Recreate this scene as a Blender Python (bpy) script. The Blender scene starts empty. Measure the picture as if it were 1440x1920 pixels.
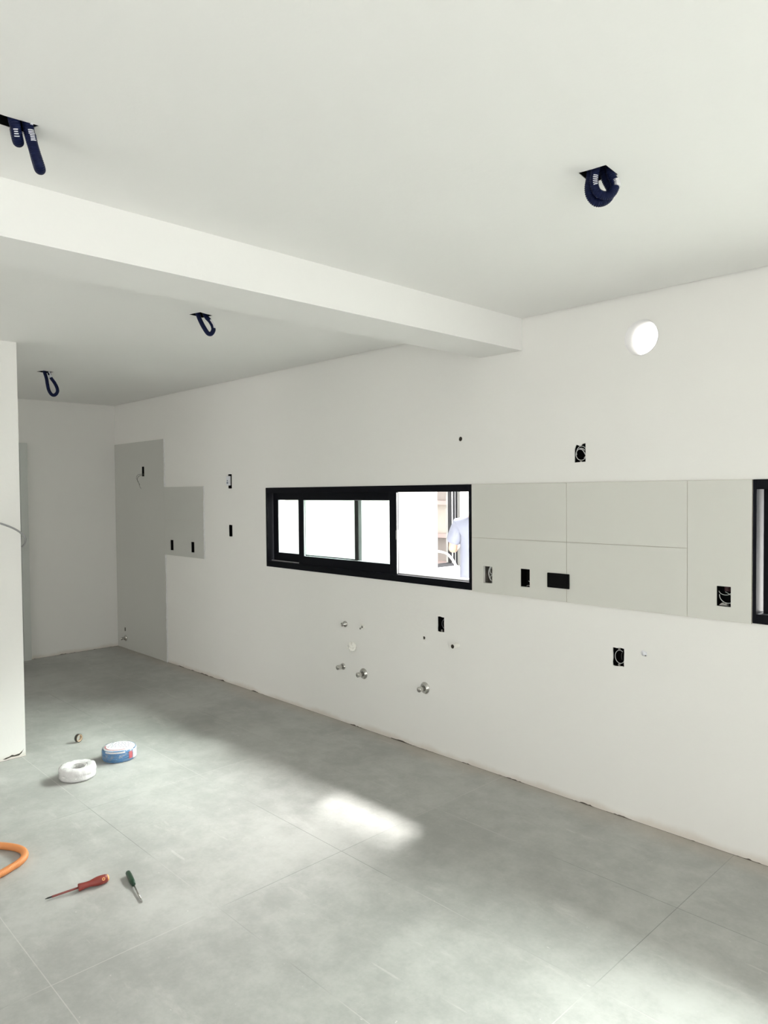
import bpy, bmesh, math, random
from mathutils import Vector, Matrix
random.seed(7)
sc = bpy.context.scene
COL = sc.collection
PI = math.pi

# ------------------------------------------------------------------ camera
FW = Vector((-0.71888119, 0.69456492, -0.0280963))
RT = Vector((0.69499154, 0.71896287, -0.00889637))
UP = Vector((-0.01402109, 0.02592212, 0.99956563))
cam_d = bpy.data.cameras.new('camera')
cam = bpy.data.objects.new('camera', cam_d); COL.objects.link(cam)
cam.matrix_world = Matrix(((RT.x, UP.x, -FW.x, 0), (RT.y, UP.y, -FW.y, 0), (RT.z, UP.z, -FW.z, 1.6507), (0, 0, 0, 1)))
cam_d.sensor_fit = 'VERTICAL'; cam_d.sensor_height = 36; cam_d.sensor_width = 27
cam_d.lens = 1354.95 * 36 / 1920
cam_d.clip_start = 0.02
sc.camera = cam

# ------------------------------------------------------------------ exposure, sky, lights
sc.view_settings.view_transform = 'Standard'
sc.view_settings.look = 'None'
sc.view_settings.gamma = 1
sc.view_settings.use_curve_mapping = False
sc.view_settings.exposure = 0.0

SKY_BASE = 2.8
SKY_GLOW = 104.0
w = bpy.data.worlds.new('sky'); sc.world = w; w.use_nodes = True
nt = w.node_tree; nt.nodes.clear()
def wn(t, **k):
    n = nt.nodes.new(t)
    for a, b in k.items(): setattr(n, a, b)
    return n
def wmath(op, a, b=None, clamp=False):
    n = wn('ShaderNodeMath', operation=op); n.use_clamp = clamp
    for i, v in enumerate((a, b)):
        if v is None: continue
        if isinstance(v, (int, float)): n.inputs[i].default_value = v
        else: nt.links.new(v, n.inputs[i])
    return n.outputs[0]
def wstep(v, lo, hi):
    n = wn('ShaderNodeMapRange', interpolation_type='SMOOTHSTEP')
    nt.links.new(v, n.inputs[0]); n.inputs[1].default_value = lo; n.inputs[2].default_value = hi
    return n.outputs[0]
tc = wn('ShaderNodeTexCoord'); sp = wn('ShaderNodeSeparateXYZ'); nt.links.new(tc.outputs['Generated'], sp.inputs[0])
X, Y, Z = sp.outputs
az = Vector((0.20, 0.98)).normalized()
hl = wmath('SQRT', wmath('ADD', wmath('MULTIPLY', X, X), wmath('MULTIPLY', Y, Y)))
dd = wmath('DIVIDE', wmath('ADD', wmath('MULTIPLY', X, az.x), wmath('MULTIPLY', Y, az.y)), wmath('MAXIMUM', hl, 0.001))
g_az = wstep(dd, math.cos(math.radians(42)), math.cos(math.radians(33)))     # hazy bright sky round the sun
g_lo = wstep(Z, 0.28, 0.66)
glow = wmath('MULTIPLY', g_az, g_lo)
strength = wmath('ADD', SKY_BASE, wmath('MULTIPLY', glow, SKY_GLOW))
bg = wn('ShaderNodeBackground'); bg.inputs[0].default_value = (0.99, 0.99, 0.975, 1)
nt.links.new(strength, bg.inputs[1])
wo = wn('ShaderNodeOutputWorld'); nt.links.new(bg.outputs[0], wo.inputs[0])

def area(name, loc, rot, sx, sy, power, col=(1, 0.985, 0.95)):
    l = bpy.data.lights.new(name, 'AREA'); l.shape = 'RECTANGLE'; l.size = sx; l.size_y = sy
    l.energy = power; l.color = col
    o = bpy.data.objects.new(name, l); o.location = loc; o.rotation_euler = rot; COL.objects.link(o); return o
# daylight through the glazed opening in the wall behind and right of the camera
area('daylight_right_opening', (2.30, -0.2, 1.2), (0, math.radians(90), 0), 2.2, 4.4, 14)
area('corridor_fill_light', (-6.3, -3.22, 1.2), (math.radians(90), 0, 0), 1.8, 2.0, 36)  # unseen fill lamp added to lift the dim far end; no opening here
area('daylight_back_opening', (-1.6, -3.3, 1.2), (math.radians(90), 0, 0), 3.0, 2.1, 8)
# hazy sun
sl = bpy.data.lights.new('sun', 'SUN'); sl.energy = 9.0; sl.angle = math.radians(5); sl.color = (1, 0.98, 0.94)
sun = bpy.data.objects.new('sun', sl); COL.objects.link(sun)
sd = Vector((0.364, -0.90, -1.217)).normalized()
sun.rotation_euler = sd.to_track_quat('-Z', 'Y').to_euler()

# ------------------------------------------------------------------ materials
def mat(name, col, rough=0.6, metal=0.0, spec=0.5, noise=0.0, nscale=6.0, bump=0.0, bscale=60.0, alpha=None, trans=0.0):
    m = bpy.data.materials.new(name); m.use_nodes = True; t = m.node_tree; b = t.nodes['Principled BSDF']
    b.inputs['Base Color'].default_value = (*col, 1); b.inputs['Roughness'].default_value = rough
    b.inputs['Metallic'].default_value = metal; b.inputs['Specular IOR Level'].default_value = spec
    if trans: b.inputs['Transmission Weight'].default_value = trans
    if alpha is not None: b.inputs['Alpha'].default_value = alpha
    c = t.nodes.new('ShaderNodeTexCoord')
    if noise:
        n = t.nodes.new('ShaderNodeTexNoise'); n.inputs['Scale'].default_value = nscale; n.inputs['Detail'].default_value = 5
        t.links.new(c.outputs['Object'], n.inputs['Vector'])
        mx = t.nodes.new('ShaderNodeMix'); mx.data_type = 'RGBA'
        mx.inputs[6].default_value = (*[v * (1 - noise) for v in col], 1); mx.inputs[7].default_value = (*[min(1, v * (1 + noise)) for v in col], 1)
        t.links.new(n.outputs['Fac'], mx.inputs[0]); t.links.new(mx.outputs[2], b.inputs['Base Color'])
    if bump:
        n2 = t.nodes.new('ShaderNodeTexNoise'); n2.inputs['Scale'].default_value = bscale; n2.inputs['Detail'].default_value = 4
        t.links.new(c.outputs['Object'], n2.inputs['Vector'])
        bp = t.nodes.new('ShaderNodeBump'); bp.inputs['Strength'].default_value = bump; bp.inputs['Distance'].default_value = 0.01
        t.links.new(n2.outputs['Fac'], bp.inputs['Height']); t.links.new(bp.outputs[0], b.inputs['Normal'])
    return m

class NT:
    def __init__(s, name):
        s.m = bpy.data.materials.new(name); s.m.use_nodes = True; s.t = s.m.node_tree; s.b = s.t.nodes['Principled BSDF']
    def n(s, ty, **k):
        o = s.t.nodes.new(ty)
        for a, b in k.items(): setattr(o, a, b)
        return o
    def l(s, a, b): s.t.links.new(a, b)
    def math(s, op, a, b=None, c=None):
        n = s.n('ShaderNodeMath', operation=op)
        for i, v in enumerate((a, b, c)):
            if v is None: continue
            if isinstance(v, (int, float)): n.inputs[i].default_value = v
            else: s.l(v, n.inputs[i])
        return n.outputs[0]
    def step(s, v, lo, hi):
        n = s.n('ShaderNodeMapRange', interpolation_type='SMOOTHSTEP'); s.l(v, n.inputs[0])
        n.inputs[1].default_value = lo; n.inputs[2].default_value = hi; return n.outputs[0]
    def noise(s, vec, scale, detail=4, rough=0.5, sx=1, sy=1, sz=1, rot=0):
        mp = s.n('ShaderNodeMapping'); s.l(vec, mp.inputs[0]); mp.inputs['Scale'].default_value = (sx, sy, sz); mp.inputs['Rotation'].default_value = (0, 0, rot)
        n = s.n('ShaderNodeTexNoise'); s.l(mp.outputs[0], n.inputs['Vector'])
        n.inputs['Scale'].default_value = scale; n.inputs['Detail'].default_value = detail; n.inputs['Roughness'].default_value = rough
        return n.outputs['Fac']
    def mix(s, f, a, b):
        n = s.n('ShaderNodeMix', data_type='RGBA')
        s.l(f, n.inputs[0]) if not isinstance(f, (int, float)) else setattr(n.inputs[0], 'default_value', f)
        for i, v in ((6, a), (7, b)):
            if isinstance(v, tuple): n.inputs[i].default_value = (*v, 1)
            else: s.l(v, n.inputs[i])
        return n.outputs[2]

def wall_material(name, col, dirt=True):
    k = NT(name); g = k.n('ShaderNodeNewGeometry'); P = g.outputs['Position']; s3 = k.n('ShaderNodeSeparateXYZ'); k.l(P, s3.inputs[0])
    big = k.noise(P, 0.9, 3); c = k.mix(big, tuple(v * 0.97 for v in col), tuple(min(1, v * 1.02) for v in col))
    if dirt:
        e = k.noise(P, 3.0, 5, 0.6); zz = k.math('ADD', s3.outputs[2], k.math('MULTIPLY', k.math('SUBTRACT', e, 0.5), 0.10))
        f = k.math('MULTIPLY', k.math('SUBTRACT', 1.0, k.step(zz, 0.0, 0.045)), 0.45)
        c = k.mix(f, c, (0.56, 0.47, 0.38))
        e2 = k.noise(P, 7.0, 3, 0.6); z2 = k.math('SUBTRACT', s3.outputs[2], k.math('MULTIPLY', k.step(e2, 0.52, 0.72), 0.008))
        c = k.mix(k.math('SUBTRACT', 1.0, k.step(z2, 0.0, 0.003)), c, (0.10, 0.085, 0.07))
    k.l(c, k.b.inputs['Base Color']); k.b.inputs['Roughness'].default_value = 0.75; k.b.inputs['Specular IOR Level'].default_value = 0.25
    bp = k.n('ShaderNodeBump'); bp.inputs['Strength'].default_value = 0.25; bp.inputs['Distance'].default_value = 0.004
    k.l(k.noise(P, 22, 6, 0.6), bp.inputs['Height']); k.l(bp.outputs[0], k.b.inputs['Normal'])
    return k.m
WALLC = (0.855, 0.845, 0.81)
M_wall = wall_material('wall_paint', WALLC)
M_ceil = wall_material('ceiling_paint', (0.865, 0.86, 0.835), dirt=False)
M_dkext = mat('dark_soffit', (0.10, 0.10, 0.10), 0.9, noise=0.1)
M_ext = mat('exterior_plaster', (0.22, 0.22, 0.215), 0.9, noise=0.03, bump=0.2)

def floor_material():
    k = NT('porcelain_floor'); g = k.n('ShaderNodeNewGeometry'); P = g.outputs['Position']; s3 = k.n('ShaderNodeSeparateXYZ'); k.l(P, s3.inputs[0])
    a = k.noise(P, 1.6, 6, 0.62); b = k.noise(P, 9, 6, 0.65); d = k.noise(P, 60, 3, 0.6)
    f = k.math('ADD', k.math('MULTIPLY', a, 0.6), k.math('ADD', k.math('MULTIPLY', b, 0.3), k.math('MULTIPLY', d, 0.1)))
    f = k.step(f, 0.36, 0.64)
    c = k.mix(f, (0.345, 0.347, 0.328), (0.505, 0.508, 0.485))
    # slight shade difference between tiles
    ix = k.math('FLOOR', k.math('DIVIDE', k.math('ADD', s3.outputs[0], 1.223), 1.28)); iy = k.math('FLOOR', k.math('DIVIDE', k.math('SUBTRACT', s3.outputs[1], 0.842), 0.6425))
    wn_ = k.n('ShaderNodeTexWhiteNoise'); wn_.noise_dimensions = '2D'; cb = k.n('ShaderNodeCombineXYZ'); k.l(ix, cb.inputs[0]); k.l(iy, cb.inputs[1]); k.l(cb.outputs[0], wn_.inputs['Vector'])
    c = k.mix(k.math('MULTIPLY', wn_.outputs['Value'], 0.16), c, (0.30, 0.31, 0.29))
    # dust: smears and specks left by the plasterers
    m1 = k.step(k.noise(P, 2.2, 7, 0.7, 1, 3.5, 1, 0.6), 0.56, 0.80); c = k.mix(k.math('MULTIPLY', m1, 0.5), c, (0.66, 0.65, 0.62))
    m2 = k.step(k.noise(P, 30, 3, 0.6, 1, 1.7, 1, 0.3), 0.70, 0.76); c = k.mix(k.math('MULTIPLY', m2, 0.5), c, (0.78, 0.77, 0.74))
    m4 = k.step(k.noise(P, 3.0, 2, 0.5, 1, 9, 1, -0.7), 0.71, 0.76); c = k.mix(k.math('MULTIPLY', m4, 0.22), c, (0.75, 0.74, 0.71))
    # tan plaster dirt next to the window wall
    e = k.math('ADD', s3.outputs[1], k.math('MULTIPLY', k.math('SUBTRACT', k.noise(P, 1.7, 4), 0.5), 0.35))
    c = k.mix(k.math('MULTIPLY', k.step(e, 3.16, 3.36), 0.30), c, (0.50, 0.40, 0.31))
    # joints
    def joint(co, off, per, hw):
        t = k.math('FRACT', k.math('DIVIDE', k.math('SUBTRACT', co, off), per)); t = k.math('ABSOLUTE', k.math('SUBTRACT', t, 0.5))
        return k.math('SUBTRACT', 1.0, k.step(k.math('MULTIPLY', k.math('SUBTRACT', 0.5, t), per), hw * 0.5, hw))
    j = k.math('MAXIMUM', joint(s3.outputs[0], -1.223, 1.28, 0.0022), joint(s3.outputs[1], 0.842 - 6.425, 0.6425, 0.0022))
    jt = k.step(k.noise(P, 0.9, 3), 0.42, 0.6)
    jc = k.mix(jt, (0.62, 0.61, 0.58), (0.14, 0.14, 0.13))
    c = k.mix(k.math('MULTIPLY', j, 0.55), c, jc)
    k.l(c, k.b.inputs['Base Color'])
    k.l(k.math('ADD', 0.42, k.math('MULTIPLY', f, 0.14)), k.b.inputs['Roughness']); k.b.inputs['Specular IOR Level'].default_value = 0.35
    bp = k.n('ShaderNodeBump'); bp.inputs['Strength'].default_value = 0.12; bp.inputs['Distance'].default_value = 0.003
    k.l(k.math('SUBTRACT', b, k.math('MULTIPLY', j, 0.8)), bp.inputs['Height']); k.l(bp.outputs[0], k.b.inputs['Normal'])
    return k.m
M_floor = floor_material()
M_tile = mat('backsplash_porcelain', (0.66, 0.655, 0.605), 0.42, noise=0.02, nscale=2)
M_tile2 = mat('grey_porcelain', (0.575, 0.575, 0.54), 0.40, noise=0.025, nscale=2)
M_grout = mat('tan_grout', (0.42, 0.36, 0.28), 0.9)
M_alu = mat('black_aluminium', (0.003, 0.0035, 0.006), 0.5, spec=0.10, noise=0.2, nscale=30)
M_gasket = mat('grey_gasket', (0.42, 0.45, 0.46), 0.6, noise=0.1)
M_silver = mat('bare_aluminium', (0.65, 0.65, 0.66), 0.35, metal=0.8, noise=0.1)
def glass_material():
    k = NT('window_glass'); k.t.nodes.remove(k.b); out = [n for n in k.t.nodes if n.type == 'OUTPUT_MATERIAL'][0]
    tr = k.n('ShaderNodeBsdfTransparent'); tr.inputs[0].default_value = (0.93, 0.97, 0.95, 1); gl = k.n('ShaderNodeBsdfGlossy'); gl.inputs['Roughness'].default_value = 0.02
    mx = k.n('ShaderNodeMixShader'); mx.inputs[0].default_value = 0.05
    k.l(tr.outputs[0], mx.inputs[1]); k.l(gl.outputs[0], mx.inputs[2]); k.l(mx.outputs[0], out.inputs[0])
    return k.m
M_glass = glass_material()
M_blue = mat('navy_corrugated_plastic', (0.0025, 0.006, 0.034), 0.45, spec=0.14, noise=0.2, nscale=40)
M_print = mat('white_print', (0.72, 0.73, 0.78), 0.6, noise=0.15, nscale=300)
M_splash = mat('white_plaster_splash', (0.72, 0.72, 0.72), 0.85, noise=0.15, nscale=80)
M_box = mat('black_box_plastic', (0.004, 0.004, 0.004), 0.6, spec=0.08, noise=0.3, nscale=90)
M_boxdirty = mat('dusty_box_plastic', (0.16, 0.15, 0.13), 0.8, noise=0.5, nscale=120)
M_cable = mat('grey_cable', (0.30, 0.30, 0.30), 0.5, noise=0.1)
M_wire = mat('grey_wire', (0.60, 0.61, 0.60), 0.45, noise=0.1)
M_wiredk = mat('dark_wire', (0.10, 0.10, 0.09), 0.5, noise=0.2)
M_lug = mat('plaster_dusted_lug', (0.42, 0.41, 0.38), 0.8, noise=0.3, nscale=200)
M_chrome = mat('chrome', (0.62, 0.61, 0.58), 0.13, metal=1.0, noise=0.08, nscale=60)
M_pvc = mat('cream_pvc', (0.83, 0.82, 0.76), 0.4, noise=0.03)
M_hole = mat('dark_pipe_bore', (0.05, 0.042, 0.03), 0.8, noise=0.4, nscale=120)
M_red = mat('red_brown_handle', (0.23, 0.036, 0.027), 0.4, noise=0.15, nscale=50)
M_shaft = mat('dull_red_sleeve', (0.20, 0.05, 0.045), 0.5, noise=0.15, nscale=60)
M_orangecap = mat('amber_cap', (0.85, 0.42, 0.16), 0.4, noise=0.05)
M_steel = mat('steel', (0.45, 0.44, 0.42), 0.25, metal=0.95, noise=0.1, nscale=90)
M_tip = mat('black_tip', (0.01, 0.01, 0.01), 0.4, noise=0.2)
M_green = mat('dark_green_handle', (0.003, 0.035, 0.014), 0.3, noise=0.2, nscale=60)
M_orange = mat('orange_corrugated_conduit', (0.68, 0.26, 0.085), 0.5, noise=0.06, nscale=30)
M_white = mat('white_cable_jacket', (0.86, 0.85, 0.84), 0.38, noise=0.03, nscale=40)
M_bluecable = mat('blue_cable_jacket', (0.035, 0.20, 0.46), 0.35, noise=0.12, nscale=60)
M_paper = mat('white_label_paper', (0.78, 0.79, 0.82), 0.5, noise=0.04, nscale=60)
M_ink = mat('grey_ink', (0.22, 0.24, 0.30), 0.6, noise=0.1)
M_redink = mat('red_ink', (0.45, 0.06, 0.08), 0.5, noise=0.1)
M_kraft = mat('kraft_core', (0.62, 0.47, 0.33), 0.8, noise=0.1, nscale=60)
M_tape = mat('dark_tape', (0.035, 0.032, 0.026), 0.35, noise=0.2, nscale=60)
def film_material():
    k = NT('clear_film'); k.t.nodes.remove(k.b); out = [n for n in k.t.nodes if n.type == 'OUTPUT_MATERIAL'][0]
    g = k.n('ShaderNodeNewGeometry')
    tr = k.n('ShaderNodeBsdfTransparent'); gl = k.n('ShaderNodeBsdfGlossy'); gl.inputs['Roughness'].default_value = 0.12
    df = k.n('ShaderNodeBsdfDiffuse'); df.inputs[0].default_value = (0.9, 0.9, 0.93, 1)
    ad = k.n('ShaderNodeMixShader'); ad.inputs[0].default_value = 0.5; k.l(gl.outputs[0], ad.inputs[1]); k.l(df.outputs[0], ad.inputs[2])
    mx = k.n('ShaderNodeMixShader'); k.l(tr.outputs[0], mx.inputs[1]); k.l(ad.outputs[0], mx.inputs[2])
    f = k.step(k.noise(g.outputs['Position'], 45, 4, 0.7), 0.45, 0.75); k.l(k.math('ADD', 0.10, k.math('MULTIPLY', f, 0.40)), mx.inputs[0])
    bp = k.n('ShaderNodeBump'); bp.inputs['Strength'].default_value = 0.8; bp.inputs['Distance'].default_value = 0.01
    k.l(k.noise(g.outputs['Position'], 60, 3), bp.inputs['Height']); k.l(bp.outputs[0], gl.inputs['Normal'])
    k.l(mx.outputs[0], out.inputs[0]); return k.m
M_film = film_material()
M_shirt = mat('pale_blue_cotton', (0.115, 0.122, 0.160), 0.9, noise=0.05, bump=0.3, bscale=12)
M_skin = mat('skin', (0.25, 0.16, 0.115), 0.6, noise=0.05)
M_hair = mat('dark_hair', (0.03, 0.02, 0.015), 0.6, noise=0.2)
M_trouser = mat('grey_work_trousers', (0.055, 0.057, 0.065), 0.9, noise=0.08)
M_shoe = mat('dark_work_shoe', (0.06, 0.05, 0.045), 0.7, noise=0.2)
M_beige = mat('beige_render', (0.30, 0.27, 0.25), 0.9, noise=0.05)
M_cream = mat('cream_render', (0.50, 0.46, 0.41), 0.9, noise=0.04)
M_pink = mat('pinkish_ledge', (0.45, 0.35, 0.33), 0.9, noise=0.05)
M_conc = mat('pale_concrete', (0.50, 0.50, 0.48), 0.9, noise=0.15, nscale=4)
M_doorp = mat('door_lacquer', (0.60, 0.62, 0.59), 0.5, noise=0.02)

# ------------------------------------------------------------------ geometry helpers
def link(name, bm, m, parent=None, smooth=False):
    me = bpy.data.meshes.new(name); bmesh.ops.recalc_face_normals(bm, faces=bm.faces[:]); bm.to_mesh(me); bm.free()
    for mm in (m if isinstance(m, (list, tuple)) else [m]): me.materials.append(mm)
    if smooth:
        for p in me.polygons: p.use_smooth = True
    o = bpy.data.objects.new(name, me); COL.objects.link(o)
    if parent: 
        o.parent = parent
        o.matrix_parent_inverse = Matrix.Translation(-parent.location)
    return o
def struct(name, bm, m, parent=None, smooth=False):
    o = link(name, bm, m, parent, smooth)
    if not parent: o['kind'] = 'structure'
    return o
def thing(name, label, cat, loc, group=None):
    o = bpy.data.objects.new(name, None); o.empty_display_size = 0.05; o.location = loc; COL.objects.link(o)
    o['label'] = label; o['category'] = cat
    if group: o['group'] = group
    return o
def tag(o, label, cat, group=None):
    o['label'] = label; o['category'] = cat
    if group: o['group'] = group
    return o
def box(bm, x0, x1, y0, y1, z0, z1, mi=0):
    vs = [bm.verts.new(p) for p in ((x0, y0, z0), (x1, y0, z0), (x1, y1, z0), (x0, y1, z0), (x0, y0, z1), (x1, y0, z1), (x1, y1, z1), (x0, y1, z1))]
    for f in ((0, 3, 2, 1), (4, 5, 6, 7), (0, 1, 5, 4), (1, 2, 6, 5), (2, 3, 7, 6), (3, 0, 4, 7)):
        bm.faces.new([vs[i] for i in f]).material_index = mi
def B(): return bmesh.new()
def prism(bm, pts, a0, a1, axis='y', mi=0):
    """extrude a 2-D outline along an axis: 'y' -> pts are (x,z); 'z' -> (x,y); 'x' -> (y,z)"""
    def P(p, a): return (p[0], a, p[1]) if axis == 'y' else (p[0], p[1], a) if axis == 'z' else (a, p[0], p[1])
    A = [bm.verts.new(P(p, a0)) for p in pts]; C = [bm.verts.new(P(p, a1)) for p in pts]; n = len(pts)
    bm.faces.new(A).material_index = mi; bm.faces.new(C[::-1]).material_index = mi
    for i in range(n): bm.faces.new((A[i], A[(i + 1) % n], C[(i + 1) % n], C[i])).material_index = mi
def catmull(pts, n=8, closed=False):
    P = [Vector(p) for p in pts]; out = []; L = len(P)
    rng = range(L if closed else L - 1)
    for i in rng:
        if closed: a, b, c, d = P[(i - 1) % L], P[i], P[(i + 1) % L], P[(i + 2) % L]
        else: a, b, c, d = P[max(i - 1, 0)], P[i], P[i + 1], P[min(i + 2, L - 1)]
        for k in range(n):
            t = k / n
            out.append(0.5 * ((2 * b) + (c - a) * t + (2 * a - 5 * b + 4 * c - d) * t * t + (3 * b - a - 3 * c + d) * t ** 3))
    if not closed: out.append(P[-1])
    return out
def resample(pts, step):
    out = [pts[0].copy()]; acc = 0
    for a, b in zip(pts, pts[1:]):
        L = (b - a).length
        if L < 1e-9: continue
        t = step - acc
        while t <= L: out.append(a.lerp(b, t / L)); t += step
        acc = (acc + L) % step
    return out
def tube(bm, pts, rad, seg=12, closed=False, caps=True, mi=0, rfun=None):
    P = [Vector(p) for p in pts]; n = len(P); rings = []; prev = None
    for i in range(n):
        if closed: t = (P[(i + 1) % n] - P[i - 1]).normalized()
        else: t = (P[min(i + 1, n - 1)] - P[max(i - 1, 0)]).normalized()
        if prev is None: u = t.orthogonal().normalized()
        else:
            u = prev - t * prev.dot(t); u = u.normalized() if u.length > 1e-6 else t.orthogonal().normalized()
        prev = u; v = t.cross(u); r = rfun(i) if rfun else rad
        rings.append([bm.verts.new(P[i] + (u * math.cos(2 * PI * k / seg) + v * math.sin(2 * PI * k / seg)) * r) for k in range(seg)])
    for i in range(n if closed else n - 1):
        A, C = rings[i], rings[(i + 1) % n]
        for k in range(seg): bm.faces.new((A[k], A[(k + 1) % seg], C[(k + 1) % seg], C[k])).material_index = mi
    if not closed and caps:
        bm.faces.new(rings[0][::-1]).material_index = mi; bm.faces.new(rings[-1]).material_index = mi
def lathe(bm, prof, origin, axis, seg=24, mi=0):
    """profile (radius, distance along axis)"""
    a = Vector(axis).normalized(); u = a.orthogonal().normalized(); v = a.cross(u); o = Vector(origin); rings = []
    for r, d in prof:
        if r < 1e-6: rings.append([bm.verts.new(o + a * d)])
        else: rings.append([bm.verts.new(o + a * d + (u * math.cos(2 * PI * k / seg) + v * math.sin(2 * PI * k / seg)) * r) for k in range(seg)])
    for A, C in zip(rings, rings[1:]):
        for k in range(seg):
            k2 = (k + 1) % seg
            if len(A) == 1 and len(C) == 1: continue
            if len(A) == 1: f = (A[0], C[k], C[k2])
            elif len(C) == 1: f = (A[k], A[k2], C[0])
            else: f = (A[k], A[k2], C[k2], C[k])
            bm.faces.new(f).material_index = mi
def cut(o, cutter_bm):
    me = bpy.data.meshes.new('c'); bmesh.ops.recalc_face_normals(cutter_bm, faces=cutter_bm.faces[:]); cutter_bm.to_mesh(me); cutter_bm.free()
    c = bpy.data.objects.new('c', me); COL.objects.link(c)
    md = o.modifiers.new('b', 'BOOLEAN'); md.operation = 'DIFFERENCE'; md.object = c; md.solver = 'EXACT'
    bpy.context.view_layer.update()
    dg = bpy.context.evaluated_depsgraph_get(); nm = bpy.data.meshes.new_from_object(o.evaluated_get(dg))
    o.modifiers.clear(); old = o.data; o.data = nm; nm.name = old.name
    bpy.data.objects.remove(c); bpy.data.meshes.remove(me)
def jag_rect(x, z, w, h, j, n=5):
    """rectangle outline with crumbled edges"""
    p = []
    c = [(x - w / 2, z - h / 2), (x + w / 2, z - h / 2), (x + w / 2, z + h / 2), (x - w / 2, z + h / 2)]
    for i in range(4):
        a, b = c[i], c[(i + 1) % 4]
        for k in range(n):
            t = k / n; q = 0 if k == 0 else random.uniform(-j, j)
            dx, dz = (0, q) if i in (0, 2) else (q * 0.5, 0)
            p.append((a[0] + (b[0] - a[0]) * t + dx, a[1] + (b[1] - a[1]) * t + dz))
    return p

# ------------------------------------------------------------------ room shell
YW = 3.3556; XL = -7.6485; H = 2.6; XR = 2.25; YB = -3.25; HT = 2.85
W1 = (-4.83, -2.722, 1.06, 1.69); W2 = (-1.148, 1.85, 1.06, 1.69)

bm = B(); box(bm, XL - 0.3, XR + 0.3, YB - 0.3, YW + 0.2, -0.15, 0.0); struct('floor', bm, M_floor)

bm = B(); box(bm, XL - 0.3, XR + 0.3, YW, YW + 0.18, -0.15, HT); wall = struct('wall_front', bm, M_wall)
BOXES = [  # x, z, w, h, crumble, key
    (-2.001, 1.843, 0.066, 0.094, 0.004, 'upper'), (-1.785, 0.808, 0.062, 0.092, 0.003, 'lower'),
    (-2.974, 0.823, 0.056, 0.093, 0.003, 'undersill'), (-5.368, 1.751, 0.058, 0.124, 0.001, 'module'),
    (-5.368, 1.328, 0.055, 0.100, 0.0015, 'plain')]
TBOX = [(-2.599, 1.162, 0.064, 0.098, 'coil'), (-2.339, 1.164, 0.061, 0.100, 'dark'), (-1.270, 1.166, 0.062, 0.091, 'copper'),
        (-6.398, 1.156, 0.058, 0.100, 'left'), (-6.003, 1.155, 0.056, 0.098, 'right'), (-6.981, 1.878, 0.052, 0.099, 'wires')]
c1 = B()
for a in (W1, W2): box(c1, a[0] + 0.004, a[1] - 0.004, YW - 0.1, YW + 0.4, a[2] + 0.004, a[3] - 0.004)
prism(c1, [(-1.665 + 0.087 * math.cos(t * PI / 24), 2.388 + 0.087 * math.sin(t * PI / 24)) for t in range(48)], YW - 0.1, YW + 0.4)
for x, z, w_, h_, *_ in BOXES + TBOX: box(c1, x - w_ / 2 - 0.006, x + w_ / 2 + 0.006, YW + 0.007, YW + 0.07, z - h_ / 2 - 0.006, z + h_ / 2 + 0.006)
# small round chases
HOLES = [(-2.808, 1.963, 0.015), (-3.117, 0.719, 0.011), (-7.468, 0.202, 0.013)]
for x, z, r in HOLES: prism(c1, [(x + r * random.uniform(0.85, 1.15) * math.cos(t * PI / 7), z + r * random.uniform(0.85, 1.15) * math.sin(t * PI / 7)) for t in range(14)], YW - 0.05, YW + 0.08)
cut(wall, c1)
c2 = B()
for x, z, w_, h_, j, key in BOXES:
    if key == 'upper':
        pts = [(x - .033, z - .049), (x + .0, z - .047), (x + .033, z - .046), (x + .033, z + .050), (x + .014, z + .047), (x + .006, z + .039), (x - .002, z + .037), (x - .013, z + .042), (x - .022, z + .044), (x - .028, z + .034), (x - .032, z + .022)]
    else: pts = jag_rect(x, z, w_, h_, j)
    prism(c2, pts, YW - 0.05, YW + 0.009)
for x, z, w_, h_, key in TBOX: prism(c2, jag_rect(x, z, w_, h_, 0.0), YW - 0.05, YW + 0.009)
cut(wall, c2)

bm = B(); box(bm, XL - 0.15, XL, YB - 0.15, YW, 0, HT); struct('wall_left', bm, M_wall)
bm = B(); box(bm, -4.99, -4.8392, YB, 1.506, 0, H); part = struct('wall_partition', bm, M_wall)
bm = B(); box(bm, XL, XR, YB - 0.15, YB, 0, HT); wb = struct('wall_back', bm, M_wall)
c = B(); box(c, -3.1, -0.1, YB - 0.3, YB + 0.1, 0.0 + 0.02, 2.25); cut(wb, c)
bm = B(); box(bm, XR, XR + 0.15, YB - 0.15, YW, 0, HT); wr = struct('wall_right', bm, M_wall)
c = B(); box(c, XR - 0.1, XR + 0.3, -2.4, 2.0, 0.02, 2.3); cut(wr, c)

# ceiling sheet with the openings cut for the light points, void above, shadow gap along the window wall
bm = B(); box(bm, XL, XR, YB, YW - 0.009, H, H + 0.014); ceil = struct('ceiling', bm, M_ceil)
c = B()
def quad(x, y, sx, sy, a, j=0.004):
    o = []
    for px, py in ((-sx, -sy), (0, -sy), (sx, -sy), (sx, 0), (sx, sy), (0, sy), (-sx, sy), (-sx, 0)):
        px += random.uniform(-j, j); py += random.uniform(-j, j)
        o.append((x + px * math.cos(a) - py * math.sin(a), y + px * math.sin(a) + py * math.cos(a)))
    return o
CH = [[(-1.972, 0.42), (-1.970, 0.52), (-1.975, 0.60), (-1.968, 0.68), (-1.992, 0.672), (-2.030, 0.664), (-2.028, 0.55), (-2.032, 0.42)],
      quad(-1.128, 2.0, 0.042, 0.047, 0.1), quad(-3.46, 2.0, 0.044, 0.046, 0.2), quad(-5.855, 2.025, 0.045, 0.045, 0.3)]
for q_ in CH: prism(c, q_, H - .05, H + .05, 'z')
cut(ceil, c)
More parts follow.
